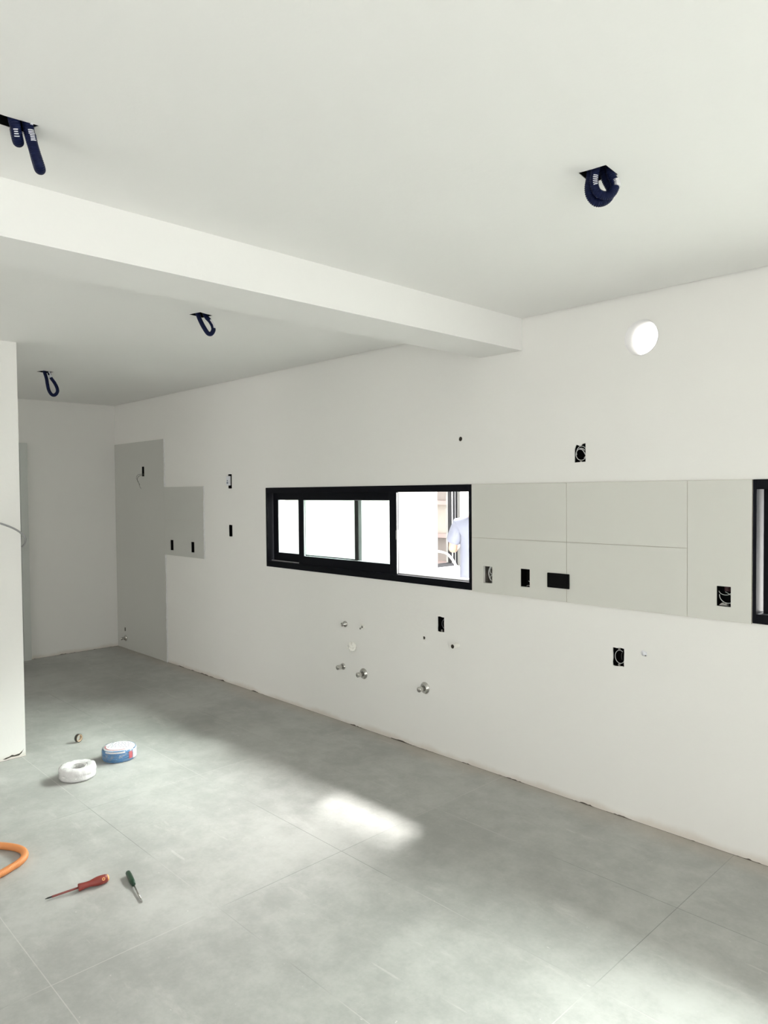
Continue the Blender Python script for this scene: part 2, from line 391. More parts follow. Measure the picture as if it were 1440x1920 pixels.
bm = B(); box(bm, XL - 0.15, XR + 0.15, YB - 0.15, YW + 0.18, HT, HT + 0.15); struct('ceiling_slab', bm, mat('void_concrete', (0.12, 0.12, 0.11), 0.9, noise=0.2))
bm = B(); box(bm, -2.6576, -2.3594, YB, YW - 0.0005, 2.4252, H); struct('trim_1', bm, M_ceil)      # dropped ceiling beam

# ------------------------------------------------------------------ door casing on the far wall
bm = B(); y0, y1, zt = 1.56, 2.45, 2.165
box(bm, XL, XL + 0.022, y1 - 0.07, y1, 0.0, zt); box(bm, XL, XL + 0.022, y0, y0 + 0.07, 0.0, zt); box(bm, XL, XL + 0.022, y0 + 0.07, y1 - 0.07, zt - 0.07, zt)
d1 = struct('door_1', bm, M_doorp)
bm = B(); box(bm, XL + 0.001, XL + 0.012, y0 + 0.072, y1 - 0.072, 0.006, zt - 0.072); struct('door_leaf', bm, M_doorp, d1)
bm = B(); tube(bm, [(XL + 0.012, y0 + 0.13, 1.03), (XL + 0.05, y0 + 0.13, 1.03), (XL + 0.055, y0 + 0.14, 1.03), (XL + 0.055, y0 + 0.24, 1.03)], 0.009); struct('door_handle', bm, M_steel, d1, True)

# ------------------------------------------------------------------ black sliding windows
def rect_frame(bm, x0, x1, z0, z1, l, r, b, t, y0, y1, mi=0):
    box(bm, x0, x0 + l, y0, y1, z0, z1, mi); box(bm, x1 - r, x1, y0, y1, z0, z1, mi)
    box(bm, x0 + l, x1 - r, y0, y1, z0, z0 + b, mi); box(bm, x0 + l, x1 - r, y0, y1, z1 - t, z1, mi)
def bevel(o, wd=0.0015):
    md = o.modifiers.new('bevel', 'BEVEL'); md.width = wd; md.segments = 2; md.limit_method = 'ANGLE'
def sash(name, x0, x1, z0, z1, l, r, b, t, y0, y1, parent):
    bm = B(); rect_frame(bm, x0, x1, z0, z1, l, r, b, t, y0, y1); s = struct(name, bm, M_alu, parent); bevel(s)
    bm = B(); ym = (y0 + y1) / 2; rect_frame(bm, x0 + l - 0.001, x1 - r + 0.001, z0 + b - 0.001, z1 - t + 0.001, 0.004, 0.004, 0.004, 0.004, ym - 0.005, ym + 0.005)
    g = struct('gasket', bm, M_gasket, s)
    bm = B(); box(bm, x0 + l - 0.002, x1 - r + 0.002, ym - 0.002, ym + 0.002, z0 + b - 0.002, z1 - t + 0.002); struct('glass_pane', bm, M_glass, s)
    return s
YF = YW - 0.0085
bm = B(); rect_frame(bm, W1[0], W1[1], W1[2], W1[3], 0.022, 0.018, 0.045, 0.043, YF, YW + 0.085); win1 = struct('window_1', bm, M_alu); bevel(win1)
bm = B()
for yy in (YW + 0.028, YW + 0.062): box(bm, W1[0] + 0.022, W1[1] - 0.018, yy, yy + 0.004, W1[2] + 0.045, W1[2] + 0.052)
box(bm, -3.37, W1[1] - 0.018, YW + 0.070, YW + 0.084, W1[2] + 0.045, W1[2] + 0.056); struct('window_track', bm, M_silver, win1)
sash('window_sash', -4.795, -3.782, 1.103, 1.650, 0.060, 0.034, 0.070, 0.056, YW + 0.040, YW + 0.062, win1)
bm = B(); box(bm, -3.7815, -3.748, YW + 0.046, YW + 0.058, 1.16, 1.60); struct('lit_edge_strip', bm, M_gasket, win1)  # pale strip colours the rear stile's side as if lit from outside
s2 = sash('window_sash', -4.415, -3.362, 1.103, 1.650, 0.056, 0.062, 0.064, 0.056, YW + 0.002, YW + 0.026, win1)
bm = B(); box(bm, -3.362, -3.356, YW + 0.004, YW + 0.012, 1.11, 1.643); struct('lit_edge_strip', bm, M_silver, s2)  # silver strip puts the lit edge of the front sash into colour
bm = B(); box(bm, -3.362, -3.350, YW - 0.001, YW + 0.022, 1.335, 1.395); struct('sash_latch', bm, M_silver, s2)
bm = B(); rect_frame(bm, W2[0], W2[1], W2[2], W2[3], 0.015, 0.02, 0.042, 0.043, YF, YW + 0.085); win2 = struct('window_2', bm, M_alu); bevel(win2)
s3_ = sash('window_sash', -1.120, 0.55, 1.101, 1.650, 0.030, 0.05, 0.005, 0.005, YW + 0.040, YW + 0.062, win2)
s4_ = sash('window_sash', 0.30, 1.825, 1.101, 1.650, 0.055, 0.05, 0.045, 0.045, YW + 0.002, YW + 0.026, win2)
bm = B(); box(bm, -1.092, -1.084, YW + 0.036, YW + 0.044, 1.35, 1.385); struct('sash_latch', bm, M_silver, s3_)
# exhaust duct sleeve
bm = B(); lathe(bm, [(0.0865, 0), (0.0865, 0.2), (0.0835, 0.2), (0.0835, 0), (0.0865, 0)], (-1.665, YW - 0.001, 2.388), (0, 1, 0), 48); tag(link('duct_sleeve', bm, M_white, None, True), 'white round duct sleeve in the wall high right of the beam', 'duct')

# big openings behind the camera: black frames
for nm, args in (('window_3', 'x'), ('window_4', 'y')):
    bm = B()
    if args == 'x':
        ya, yb, zt = -2.4, 2.0, 2.3
        for yy in (ya, -0.23, yb - 0.06): box(bm, XR + 0.02, XR + 0.09, yy, yy + 0.06, 0.02, zt)
        box(bm, XR + 0.02, XR + 0.09, ya + .06, yb - .06, zt - 0.06, zt); box(bm, XR + 0.02, XR + 0.09, ya + .06, yb - .06, 0.02, 0.06)
    else:
        xa, xb, zt = -3.1, -0.1, 2.25
        for xx in (xa, -1.63, xb - 0.06): box(bm, xx, xx + 0.06, YB - 0.09, YB - 0.02, 0.02, zt)
        box(bm, xa + .06, xb - .06, YB - 0.09, YB - 0.02, zt - 0.06, zt); box(bm, xa + .06, xb - .06, YB - 0.09, YB - 0.02, 0.02, 0.06)
    struct(nm, bm, M_alu)

# ------------------------------------------------------------------ tiling on the wall
TY = YW - 0.0085
def tiles(name, label, rects, holes, m, joint=0.0009):
    bm = B()
    for (x0, x1, z0, z1) in rects: box(bm, x0 + joint, x1 - joint, TY, YW - 0.0004, z0 + joint, z1 - joint)
    o = link(name, bm, m); tag(o, label, 'tiling')
    c = B()
    for x, z, w_, h_ in holes: box(c, x - w_ / 2, x + w_ / 2, TY - 0.02, YW + 0.02, z - h_ / 2, z + h_ / 2)
    cut(o, c)
    gb = B()
    for (x0, x1, z0, z1) in rects: box(gb, x0 + 0.0005, x1 - 0.0005, TY + 0.0008, YW - 0.0002, z0 + 0.0005, z1 - 0.0005)
    g = link('grout_bed', gb, M_grout, o)
    c = B()
    for x, z, w_, h_ in holes: box(c, x - w_ / 2 - .001, x + w_ / 2 + .001, TY - 0.02, YW + 0.02, z - h_ / 2 - .001, z + h_ / 2 + .001)
    cut(g, c)
    return o
th = lambda keys: [(x, z, w_, h_) for x, z, w_, h_, k in TBOX if k in keys]
tiles('backsplash_tiling', 'pale beige large-format tiles between the two black windows', [(-2.718, -2.076, 1.055, 1.375), (-2.718, -2.076, 1.375, 1.690), (-2.076, -1.435, 1.055, 1.375), (-2.076, -1.435, 1.375, 1.690), (-1.435, -1.151, 1.056, 1.690)], th(('coil', 'dark', 'copper')), M_tile)
wt = tiles('wall_tiling', 'stepped grey tile panel from floor up beside the far corner', [(XL + 0.002, -6.541, 0.001, 2.182), (-6.541, -5.806, 1.058, 1.400), (-6.541, -5.806, 1.400, 1.714)], th(('left', 'right', 'wires')) + [(-7.468, 0.202, 0.03, 0.045)], M_tile2, 0.0006)
for (x, z0, z1) in ((-6.541, 1.716, 2.184), (-5.806, 1.056, 1.716), (-6.541, 0.001, 1.056)):      # rough white mortar edge of the tiling
    n = int((z1 - z0) / 0.03); pts = [Vector((x + 0.005 + random.uniform(-.001, .002), YW - 0.004, z0 + (z1 - z0) * i / n)) for i in range(n + 1)]
    bm = B(); tube(bm, pts, 0.004, 6, rfun=lambda i: 0.0058 + random.uniform(-.0015, .0025))
    link('mortar_edge', bm, M_splash, wt)

# ------------------------------------------------------------------ recessed electrical boxes
def shell(parent, x, z, w_, h_, m=M_box):
    bm = B(); a, b = w_ / 2 + 0.005, h_ / 2 + 0.005; y0, y1, t = YW + 0.0095, YW + 0.055, 0.002
    box(bm, x - a, x - a + t, y0, y1, z - b, z + b); box(bm, x + a - t, x + a, y0, y1, z - b, z + b)
    box(bm, x - a + t, x + a - t, y0, y1, z - b, z - b + t); box(bm, x - a + t, x + a - t, y0, y1, z + b - t, z + b); box(bm, x - a + t, x + a - t, y1 - t, y1, z - b + t, z + b - t)
    return link('box_body', bm, m, parent)
def lugs(parent, x, z, h_, which='both'):
    for s in ((-1, 1) if which == 'both' else (which,)):
        bm = B(); lathe(bm, [(0.0055, 0), (0.0055, 0.004), (0.0022, 0.004), (0.0022, 0.001)], (x, YW + 0.008, z + s * (h_ / 2 - 0.008)), (0, 1, 0), 12); box(bm, x - .005, x + .005, YW + 0.009, YW + 0.012, z + s * (h_ / 2 + 0.0) - .004, z + s * (h_ / 2) + .003)
        link('screw_lug', bm, M_lug, parent)
def wire(parent, pts, r=0.0016, m=M_wire, name='wire', closed=False):
    bm = B(); tube(bm, catmull(pts, 8, closed), r, 8, closed); return link(name, bm, m, parent, True)
def ring(cx, cz, rx, rz, a0, a1, y0, y1, n=10):
    return [(cx + rx * math.cos(math.radians(a0 + (a1 - a0) * i / n)), y0 + (y1 - y0) * i / n, cz + rz * math.sin(math.radians(a0 + (a1 - a0) * i / n))) for i in range(n + 1)]
LAB = {
 'upper': 'open black wall box with crumbled top edge and two looped white wires',
 'lower': 'open black wall box with one thin wire ring, under the beige backsplash',
 'undersill': 'open black wall box below the right end of the left window',
 'module': 'upright wall box with a loose white switch module in it, left of the window',
 'plain': 'narrow black wall box straight below the one with the white module',
 'coil': 'open wall box with grey wire coils, nearest the left window in the backsplash',
 'dark': 'dark empty wall box in the backsplash, just left of the black socket plate',
 'copper': 'wall box with white wire loops at the right end of the backsplash',
 'left': 'narrow black wall box, left one of the pair low in the grey tile panel',
 'right': 'narrow black wall box, right one of the pair low in the grey tile panel',
 'wires': 'narrow wall box high in the grey tile panel with two wires hanging out'}
EB = {}
for x, z, w_, h_, key in [(a[0], a[1], a[2], a[3], a[5]) for a in BOXES] + TBOX:
    t = thing('electrical_box', LAB[key], 'electrical box', (x, YW, z), 'open electrical boxes in the window wall'); EB[key] = t
    dusty = key == 'coil'
    shell(t, x, z, w_, h_, M_boxdirty if dusty else M_box)
    if key in ('dark', 'left', 'right', 'wires', 'copper', 'plain', 'module'):
        yc = (TY + 0.003) if key not in ('plain', 'module') else YW + 0.002
        cb_ = B(); e = 0.0006 if key not in ('plain', 'module') else 0.002; rect_frame(cb_, x - w_ / 2 + e, x + w_ / 2 - e, z - h_ / 2 + e, z + h_ / 2 - e, .0012, .0012, .0012, .0012, yc, YW + 0.0094); link('box_collar', cb_, M_box, t)
    yf = YW + 0.012
    if key == 'upper':
        wire(t, ring(x + .002, z + .003, 0.029, 0.033, 200, -60, yf, yf + 0.002), 0.0017)
        wire(t, ring(x - .002, z - .006, 0.030, 0.031, 40, 330, yf + .002, yf + 0.006), 0.0022)
        wire(t, [(x - .012, yf, z + .022), (x + .006, yf, z + .018), (x + .018, yf, z + .004), (x + .024, yf + .004, z - .010)], 0.0028)
        lugs(t, x + .001, z, h_, -1)
    if key == 'lower':
        wire(t, ring(x + .003, z, 0.027, 0.033, 60, 330, yf, yf + .002), 0.0016); wire(t, ring(x + .03, z - .005, 0.028, 0.04, 130, 200, yf + .01, yf + .02), 0.0012, M_wiredk)
        lugs(t, x, z, h_)
    if key == 'undersill':
        wire(t, ring(x + .012, z, 0.022, 0.028, 90, 270, yf + .01, yf + .012), 0.0017, mat('dim_wire', (0.2, 0.21, 0.23), 0.4, noise=0.1)); lugs(t, x, z, h_, -1)
    if key == 'coil':
        wire(t, ring(x + .018, z + .006, 0.028, 0.045, 80, 260, yf, yf + .004), 0.0030); wire(t, ring(x + .016, z + .022, 0.020, 0.022, 60, 300, yf + .004, yf + .008), 0.0026)
        wire(t, ring(x + .008, z - .022, 0.013, 0.015, 0, 350, yf + .006, yf + .012), 0.0022); lugs(t, x + .018, z, h_)
    if key == 'dark':
        wire(t, [(x + .008, yf, z - .018), (x + .018, yf, z - .022), (x + .028, yf, z - .022)], 0.0012); wire(t, [(x - .004, yf, z - .046), (x + .010, yf, z - .042), (x + .018, yf, z - .047)], 0.0013)
    if key == 'copper':
        wire(t, ring(x - .001, z + .024, 0.028, 0.020, 190, 360, yf, yf + .002), 0.0014); wire(t, ring(x + .010, z + .002, 0.036, 0.034, 175, 315, yf, yf + .002), 0.0017)
        wire(t, [(x - .002, yf + .004, z + .018), (x + .012, yf + .003, z + .012), (x + .022, yf + .002, z + .006), (x + .030, yf, z + .003)], 0.0012)
        bm = B(); tube(bm, [(x - .002, YW + .045, z + .05), (x - .002, YW + .040, z + .018)], 0.013, 14); link('conduit_end', bm, mat('maroon_conduit', (0.09, 0.04, 0.045), 0.6, noise=0.2), t)
        lugs(t, x + .004, z, h_, -1)
        bm = B(); prism(bm, [(x - .028, z - .045), (x + .012, z - .045), (x + .006, z - .036), (x - .004, z - .034), (x - .012, z - .031), (x - .020, z - .036)], YW + .010, YW + .03); link('plaster_crumbs', bm, M_lug, t)
    if key == 'module':
        bm = B(); box(bm, x - 0.036, x + 0.010, YW - 0.016, YW + 0.004, z - 0.035, z + 0.045); s = link('switch_module', bm, M_paper, t); bevel(s, 0.003)
        bm = B(); box(bm, x - 0.022, x - 0.004, YW - 0.0195, YW - 0.0162, z - 0.020, z - 0.006); box(bm, x - 0.018, x - 0.010, YW - 0.0185, YW - 0.0162, z - 0.002, z + 0.012); link('switch_terminal', bm, M_ink, s)
    if key == 'wires':
        wire(t, [(x - .0, YW + .03, z - .03), (x - .005, YW - .01, z - .026), (x - .03, YW - .05, z - .035), (x - .035, YW - .062, z - .07), (x - .01, YW - .055, z - .105), (x + .012, YW - .05, z - .155), (x + .030, YW - .045, z - .175)], 0.0016, M_wiredk)
        wire(t, [(x + .004, YW + .03, z - .036), (x + .002, YW - .01, z - .035), (x - .014, YW - .05, z - .052), (x - .022, YW - .06, z - .085), (x - .004, YW - .055, z - .115), (x + .012, YW - .05, z - .135)], 0.0020, M_wiredk)

# black blind plate on the tiles
t = thing('socket_plate', 'black rectangular cover plate on the beige backsplash tiles', 'socket plate', (-2.124, TY, 1.166))
bm = B(); box(bm, -2.191, -2.057, TY - 0.010, TY - 0.0002, 1.127, 1.206); o = link('cover_plate', bm, M_box, t); bevel(o, 0.003)
bm = B(); rect_frame(bm, -2.178, -2.070, 1.138, 1.195, .003, .003, .003, .003, TY - 0.0115, TY - 0.0101); link('plate_rim', bm, M_box, t)

# ------------------------------------------------------------------ plumbing stubs
D = (0, -1, 0)
def plumb(label, x, z, name='pipe_stub', cat='pipe stub', group='plumbing stubs low on the window wall'):
    return thing(name, label, cat, (x, YW, z), group)
def dome(r, l): return [(0, 0), (r, 0), (r, l - r * 0.35), (r * 0.93, l - r * 0.15), (r * 0.72, l - 0.002), (r * 0.4, l), (0, l + 0.0006)]
t = plumb('small chrome pipe stub, upper left of the cluster under the window', -3.877, .712)
bm = B(); lathe(bm, [(0.0, 0), (0.021, 0.0), (0.021, 0.006), (0.014, 0.006), (0.014, 0.034), (0.0125, 0.036), (0.0095, 0.036), (0.0095, 0.01), (0, 0.01)], (-3.877, YW, .712), D); link('pipe', bm, M_chrome, t, True)
bm = B(); lathe(bm, [(0.0, .0102), (0.0092, .0102), (0.0092, .030), (0, .030)], (-3.877, YW, .712), D, 12); link('pipe_bore', bm, M_boxdirty, t)
t = plumb('broken cream plastic pipe end, upper right of the cluster', -3.691, .720)
bm = B(); 
for k in range(5): a = k * 1.26; box(bm, -3.691 + .012 * math.cos(a) - .005, -3.691 + .012 * math.cos(a) + .005, YW - .016 - .004 * (k % 2), YW, .720 + .014 * math.sin(a) - .005, .720 + .014 * math.sin(a) + .005)
lathe(bm, [(0.0, 0), (0.012, 0), (0.012, 0.012), (0.008, 0.012), (0.008, 0.002)], (-3.691, YW, .720), D, 12); link('pipe', bm, M_pvc, t)
bm = B(); box(bm, -3.703, -3.694, YW - .023, YW - .0203, .700, .710); box(bm, -3.683, -3.676, YW - .020, YW - .0165, .712, .722); link('dark_shards', bm, M_boxdirty, t)
# crumpled plastic wad in the drain
t = plumb('crumpled whitish plastic wad stuffed in a drain in the middle of the cluster', -3.793, .560, 'drain_plug', 'drain plug')
bm = B(); bmesh.ops.create_icosphere(bm, subdivisions=3, radius=0.034)
for v in bm.verts:
    v.co *= 1 + random.uniform(-.22, .22); v.co.y = v.co.y * 0.85; v.co += Vector((-3.793, YW - 0.012, .560))
link('plastic_wad', bm, M_pvc, t)
bm = B(); lathe(bm, [(0.030, 0), (0.030, 0.010), (0.026, 0.010), (0.026, 0.0)], (-3.793, YW, .560), D); link('drain_rim', bm, M_pvc, t, True)
t = plumb('short chrome capped stub with a narrow collar, lower left of the cluster', -3.916, .403)
bm = B(); lathe(bm, [(0, 0), (0.024, 0), (0.024, 0.004), (0.017, 0.008), (0.0155, 0.010)], (-3.908, YW, .403), D); link('collar', bm, M_chrome, t, True)
bm = B(); lathe(bm, dome(0.0165, 0.058), (-3.908, YW, .403), D); link('cap', bm, M_chrome, t, True)
def valve(x, z, label, r=0.038):
    t = plumb(label, x, z, 'capped_valve', 'valve')
    bm = B(); lathe(bm, [(0, 0), (r, 0), (r, 0.002), (r * .9, 0.007), (r * .45, 0.012), (0.018, 0.013), (0, .013)], (x, YW, z), D, 32); link('escutcheon', bm, M_chrome, t, True)
    bm = B(); lathe(bm, dome(0.0175, 0.062), (x, YW, z), D); link('cap', bm, M_chrome, t, True)
valve(-3.690, .389, 'chrome capped valve with round plate, right of the short capped stub')
valve(-3.111, .399, 'chrome capped valve with round plate, lowest right, standing apart from the cluster')
t = plumb('open cream pipe stub sticking out below the right end of the window', -2.839, .712)
bm = B(); lathe(bm, [(0.0165, 0), (0.0165, 0.048), (0.0125, 0.048), (0.0125, 0.002), (0, .002)], (-2.839, YW, .712), D); link('pipe', bm, M_pvc, t, True)
bm = B(); lathe(bm, [(0, 0.0025), (0.0123, 0.0025), (0.0123, 0.0475), (0.0118, .0475), (0.0118, .004), (0, .004)], (-2.839, YW, .712), D); link('pipe_bore', bm, M_hole, t, True)
t = plumb('small chipped white stub right of the lower wall box', -1.648, .848)
bm = B(); bmesh.ops.create_icosphere(bm, subdivisions=2, radius=0.0155)
for v in bm.verts: v.co *= 1 + random.uniform(-.2, .15); v.co.y *= .6; v.co += Vector((-1.648, YW - .002, .848))
link('pipe', bm, M_paper, t)
bm = B(); box(bm, -1.640, -1.634, YW - .012, YW - .008, .838, .842); link('dark_shards', bm, M_boxdirty, t)
t = thing('capped_valve', 'tiny chrome capped tap stub by the floor in the far corner', 'valve', (-7.459, YW, .111), 'plumbing stubs low on the window wall')
bm = B(); lathe(bm, [(0, 0), (0.032, 0), (0.030, 0.006), (0.012, 0.012), (0, 0.012)], (-7.455, TY, .111), D); link('escutcheon', bm, M_chrome, t, True)
bm = B(); lathe(bm, dome(0.015, 0.055), (-7.455, TY, .111), D); link('cap', bm, M_chrome, t, True)
# bare pipe ends sunk in the wall
bm = B(); box(bm, -7.480, -7.456, TY + 0.002, YW + 0.03, 0.184, 0.220); SLOT = bm
for (x, z, r), lb in zip(HOLES, ('brown pipe end sunk in the wall, high above the window right end', 'tiny dark pipe hole low on the wall left of the cream stub', 'small dark slot just above the tap stub in the far corner')):
    bm = SLOT if x < -7 else B()
    if x > -7: lathe(bm, [(0, 0.03), (r * .75, 0.03), (r * .75, -0.0), (r * .95, 0.0), (r * .95, 0.045), (0, 0.045)], (x, YW + 0.004, z), (0, 1, 0), 14)
    tag(link('pipe_end', bm, M_hole, None, True), lb, 'pipe end')

# ------------------------------------------------------------------ corrugated conduits hanging from the ceiling
RV = Vector((0.69483923, 0.7191651, 0)); NV = Vector((-0.7191651, 0.69483923, 0))
def corr_tube(bm, pts, rad, pitch, depth, seg=16, mi=0):
    path = resample(catmull(pts, 12), pitch / 4)
    tube(bm, path, rad, seg, rfun=lambda i: rad * (1 - depth * (0.5 + 0.5 * math.cos(2 * PI * i / 4))), mi=mi)
    return path
def marks(bm, path, i0, i1, rad, side, width=0.9, pitch_n=4):
    """white printed dashes, one per rib, on the side of the tube that faces 'side'"""
    for i in range(i0, min(i1, len(path) - 2), pitch_n):
        t = (path[i + 1] - path[i - 1]).normalized(); u = (side - t * side.dot(t)).normalized(); v = t.cross(u); A = []; Cc = []
        ww = width * random.uniform(.7, 1)
        for k in range(7):
            a = (k / 6 - .5) * ww * 1.6; d = u * math.cos(a) + v * math.sin(a)
            A.append((path[i] + t * 0.0011 + d * rad * 1.0, path[i] + t * 0.0011 + d * (rad + .0006))); Cc.append((path[i] - t * 0.0011 + d * rad * 1.0, path[i] - t * 0.0011 + d * (rad + .0006)))
        va = [[bm.verts.new(q) for q in p] for p in A]; vc = [[bm.verts.new(q) for q in p] for p in Cc]
        for k in range(6):
            bm.faces.new((va[k][1], va[k + 1][1], vc[k + 1][1], vc[k][1])); bm.faces.new((va[k][0], vc[k][0], vc[k + 1][0], va[k + 1][0]))
            bm.faces.new((va[k][0], va[k + 1][0], va[k + 1][1], va[k][1])); bm.faces.new((vc[k][0], vc[k][1], vc[k + 1][1], vc[k + 1][0]))
        bm.faces.new((va[0][0], va[0][1], vc[0][1], vc[0][0])); bm.faces.new((va[6][0], vc[6][0], vc[6][1], va[6][1]))
def loop3(hx, hy, pts, dn0=0.0, dn1=0.0):
    n = len(pts); return [Vector((hx, hy, 0)) + RV * r + NV * (dn0 + (dn1 - dn0) * i / (n - 1)) + Vector((0, 0, z)) for i, (r, z) in enumerate(pts)]
GR = 'corrugated blue conduits hanging from the ceiling'
TC = -NV * 0.8 + RV * 0.3
NA = Vector((-0.951, 0.309, 0)); RA = Vector((0.309, 0.951, 0))
# A: two loops seen edge-on, upper left
t = thing('conduit_loop', 'shorter of the two straight-hanging blue conduit loops at upper left', 'conduit', (-2.0, 0.62, H), GR)
p = [Vector((-1.99, .618, 0)) + RA * r + NA * n + Vector((0, 0, z)) for r, z, n in ((.002, 2.66, .0), (.006, 2.61, .0), (.010, 2.59, .0), (.014, 2.568, .010), (.016, 2.562, .026), (.014, 2.575, .040), (.010, 2.60, .044), (.006, 2.66, .044))]
bm = B(); pa = corr_tube(bm, p, .0140, .0042, .10); link('conduit', bm, M_blue, t, True)
bm = B(); marks(bm, pa, 76, 90, .0140, TC, .55); link('printed_marking', bm, M_print, t)
t = thing('conduit_loop', 'longer of the two straight-hanging blue conduit loops at upper left', 'conduit', (-2.0, 0.65, H), GR)
p = [Vector((-1.985, .653, 0)) + RA * r + NA * n + Vector((0, 0, z)) for r, z, n in ((-.002, 2.66, .0), (.003, 2.61, .0), (.011, 2.565, .0), (.021, 2.530, .002), (.028, 2.510, .010), (.031, 2.503, .026), (.028, 2.516, .040), (.020, 2.550, .046), (.010, 2.60, .046), (.0, 2.66, .044))]
bm = B(); pa = corr_tube(bm, p, .0138, .0042, .10); link('conduit', bm, M_blue, t, True)
bm = B(); marks(bm, pa, 74, 100, .0138, TC + RV * .5, .7); link('printed_marking', bm, M_print, t)
bm = B(); q = pa[54] + RV * .0125 - NV * .006; box(bm, q.x - .004, q.x + .004, q.y - .003, q.y + .003, q.z - .006, q.z + .008); link('tape_tab', bm, M_print, t)
def ceiling_box(pts, label):
    cx0 = sum(p[0] for p in pts) / len(pts); cy0 = sum(p[1] for p in pts) / len(pts)
    sc_ = lambda f: [(cx0 + (p[0] - cx0) * f, cy0 + (p[1] - cy0) * f) for p in pts]
    bm = B(); O, I = sc_(.985), sc_(.94); n = len(pts); z0, z1 = H + .0008, H + .085
    vo0 = [bm.verts.new((*p, z0)) for p in O]; vi0 = [bm.verts.new((*p, z0)) for p in I]; vi1 = [bm.verts.new((*p, z1)) for p in I]; vo1 = [bm.verts.new((*p, z1 + .002)) for p in O]
    for i in range(n):
        j = (i + 1) % n; bm.faces.new((vo0[i], vo0[j], vi0[j], vi0[i])); bm.faces.new((vi0[i], vi0[j], vi1[j], vi1[i])); bm.faces.new((vo0[j], vo0[i], vo1[i], vo1[j]))
    bm.faces.new(vi1); bm.faces.new(vo1[::-1]); tag(link('ceiling_box', bm, M_box), label, 'electrical box', 'black boxes set in the ceiling')
for pts_, lb_ in zip(CH, ('long black box opening in the ceiling at the upper left edge', 'black ceiling box above the double blue conduit coil at right', 'black ceiling box above the small plaster-splashed blue loop', 'black ceiling box farthest back, above the longest blue loop')): ceiling_box(pts_, lb_)
# B: double loop on the right
t = thing('conduit_loop', 'front coil of the thick double blue conduit loop, right part of ceiling', 'conduit', (-1.13, 2.0, H), GR)
p = loop3(-1.13, 2.0, [(-.012, 2.66), (-.014, 2.60), (-.017, 2.568), (-.008, 2.542), (.014, 2.531), (.036, 2.537), (.048, 2.556), (.048, 2.575), (.038, 2.60), (.03, 2.66)], -.022, -.0)
bm = B(); pa = corr_tube(bm, p, .0135, .0050, .17); link('conduit', bm, M_blue, t, True)
bm = B(); marks(bm, pa, 60, 84, .0134, TC - RV * .3, .7); link('printed_marking', bm, M_print, t)
bm = B()
for i in range(156, 172, 2):
    tube(bm, [pa[i] + RV * .003, pa[i + 3] + RV * .003], .0134, 12)
link('plaster_splash', bm, M_splash, t)
t = thing('conduit_loop', 'rear coil of the thick double blue conduit loop, right part of ceiling', 'conduit', (-1.15, 2.03, H), GR)
p = loop3(-1.13, 2.0, [(-.016, 2.66), (-.020, 2.60), (-.025, 2.565), (-.020, 2.540), (-.002, 2.523), (.022, 2.525), (.040, 2.540), (.046, 2.562), (.030, 2.60), (.02, 2.66)], .004, .03)
bm = B(); pa = corr_tube(bm, p, .0135, .0050, .17); link('conduit', bm, M_blue, t, True)
# C
t = thing('conduit_loop', 'small blue conduit loop with plaster splash, below and beyond the beam', 'conduit', (-3.46, 2.0, H), GR)
p = loop3(-3.46, 2.0, [(-.022, 2.66), (-.012, 2.60), (.002, 2.562), (.018, 2.530), (.036, 2.503), (.052, 2.500), (.064, 2.520), (.060, 2.545), (.044, 2.572), (.022, 2.598), (.0, 2.66)], -.02, .02)
bm = B(); pa = corr_tube(bm, p, .0122, .0048, .08); link('conduit', bm, M_blue, t, True)
bm = B(); n = len(pa); marks(bm, pa, int(n * .60), int(n * .73), .0121, TC + RV * .9, .95, 1); link('plaster_splash', bm, M_splash, t)
# D
t = thing('conduit_loop', 'longest blue conduit loop, farthest back at left near the partition', 'conduit', (-5.85, 2.04, H), GR)
p = loop3(-5.85, 2.04, [(-.03, 2.66), (-.014, 2.597), (-.002, 2.552), (.003, 2.509), (.012, 2.459), (.033, 2.425), (.056, 2.423), (.073, 2.446), (.071, 2.475), (.051, 2.516), (.024, 2.554), (.005, 2.60), (-.01, 2.66)], -.02, .02)
bm = B(); pa = corr_tube(bm, p, .0128, .0055, .06); link('conduit', bm, M_blue, t, True)
bm = B(); n = len(pa); tube(bm, pa[int(n * .795):int(n * .84)], .0136, 12); link('tape_band', bm, M_splash, t, True)
bm = B(); tube(bm, catmull([(-5.832, 2.045, 2.60), (-5.826, 2.052, 2.585), (-5.824, 2.056, 2.560)]), .005, 8); link('wire_end', bm, M_print, t, True)

# ------------------------------------------------------------------ things on the floor
# tape roll standing on edge
t = thing('tape_roll', 'small dark tape roll with kraft core standing on edge', 'tape roll', (-4.862, 1.845, 0))
ax = Vector((0.93, 0.37, 0)); oc = Vector((-4.862, 1.845, 0.0265)) - ax * .010
bm = B(); lathe(bm, [(.0235, 0), (.0265, 0), (.0265, .019), (.0235, .019), (.0235, 0)], oc, ax, 32); link('tape', bm, M_tape, t, True)
bm = B(); lathe(bm, [(.0212, -.0008), (.0234, -.0008), (.0234, .0198), (.0212, .0198), (.0212, -.0008)], oc, ax, 32); link('core', bm, M_kraft, t, True)

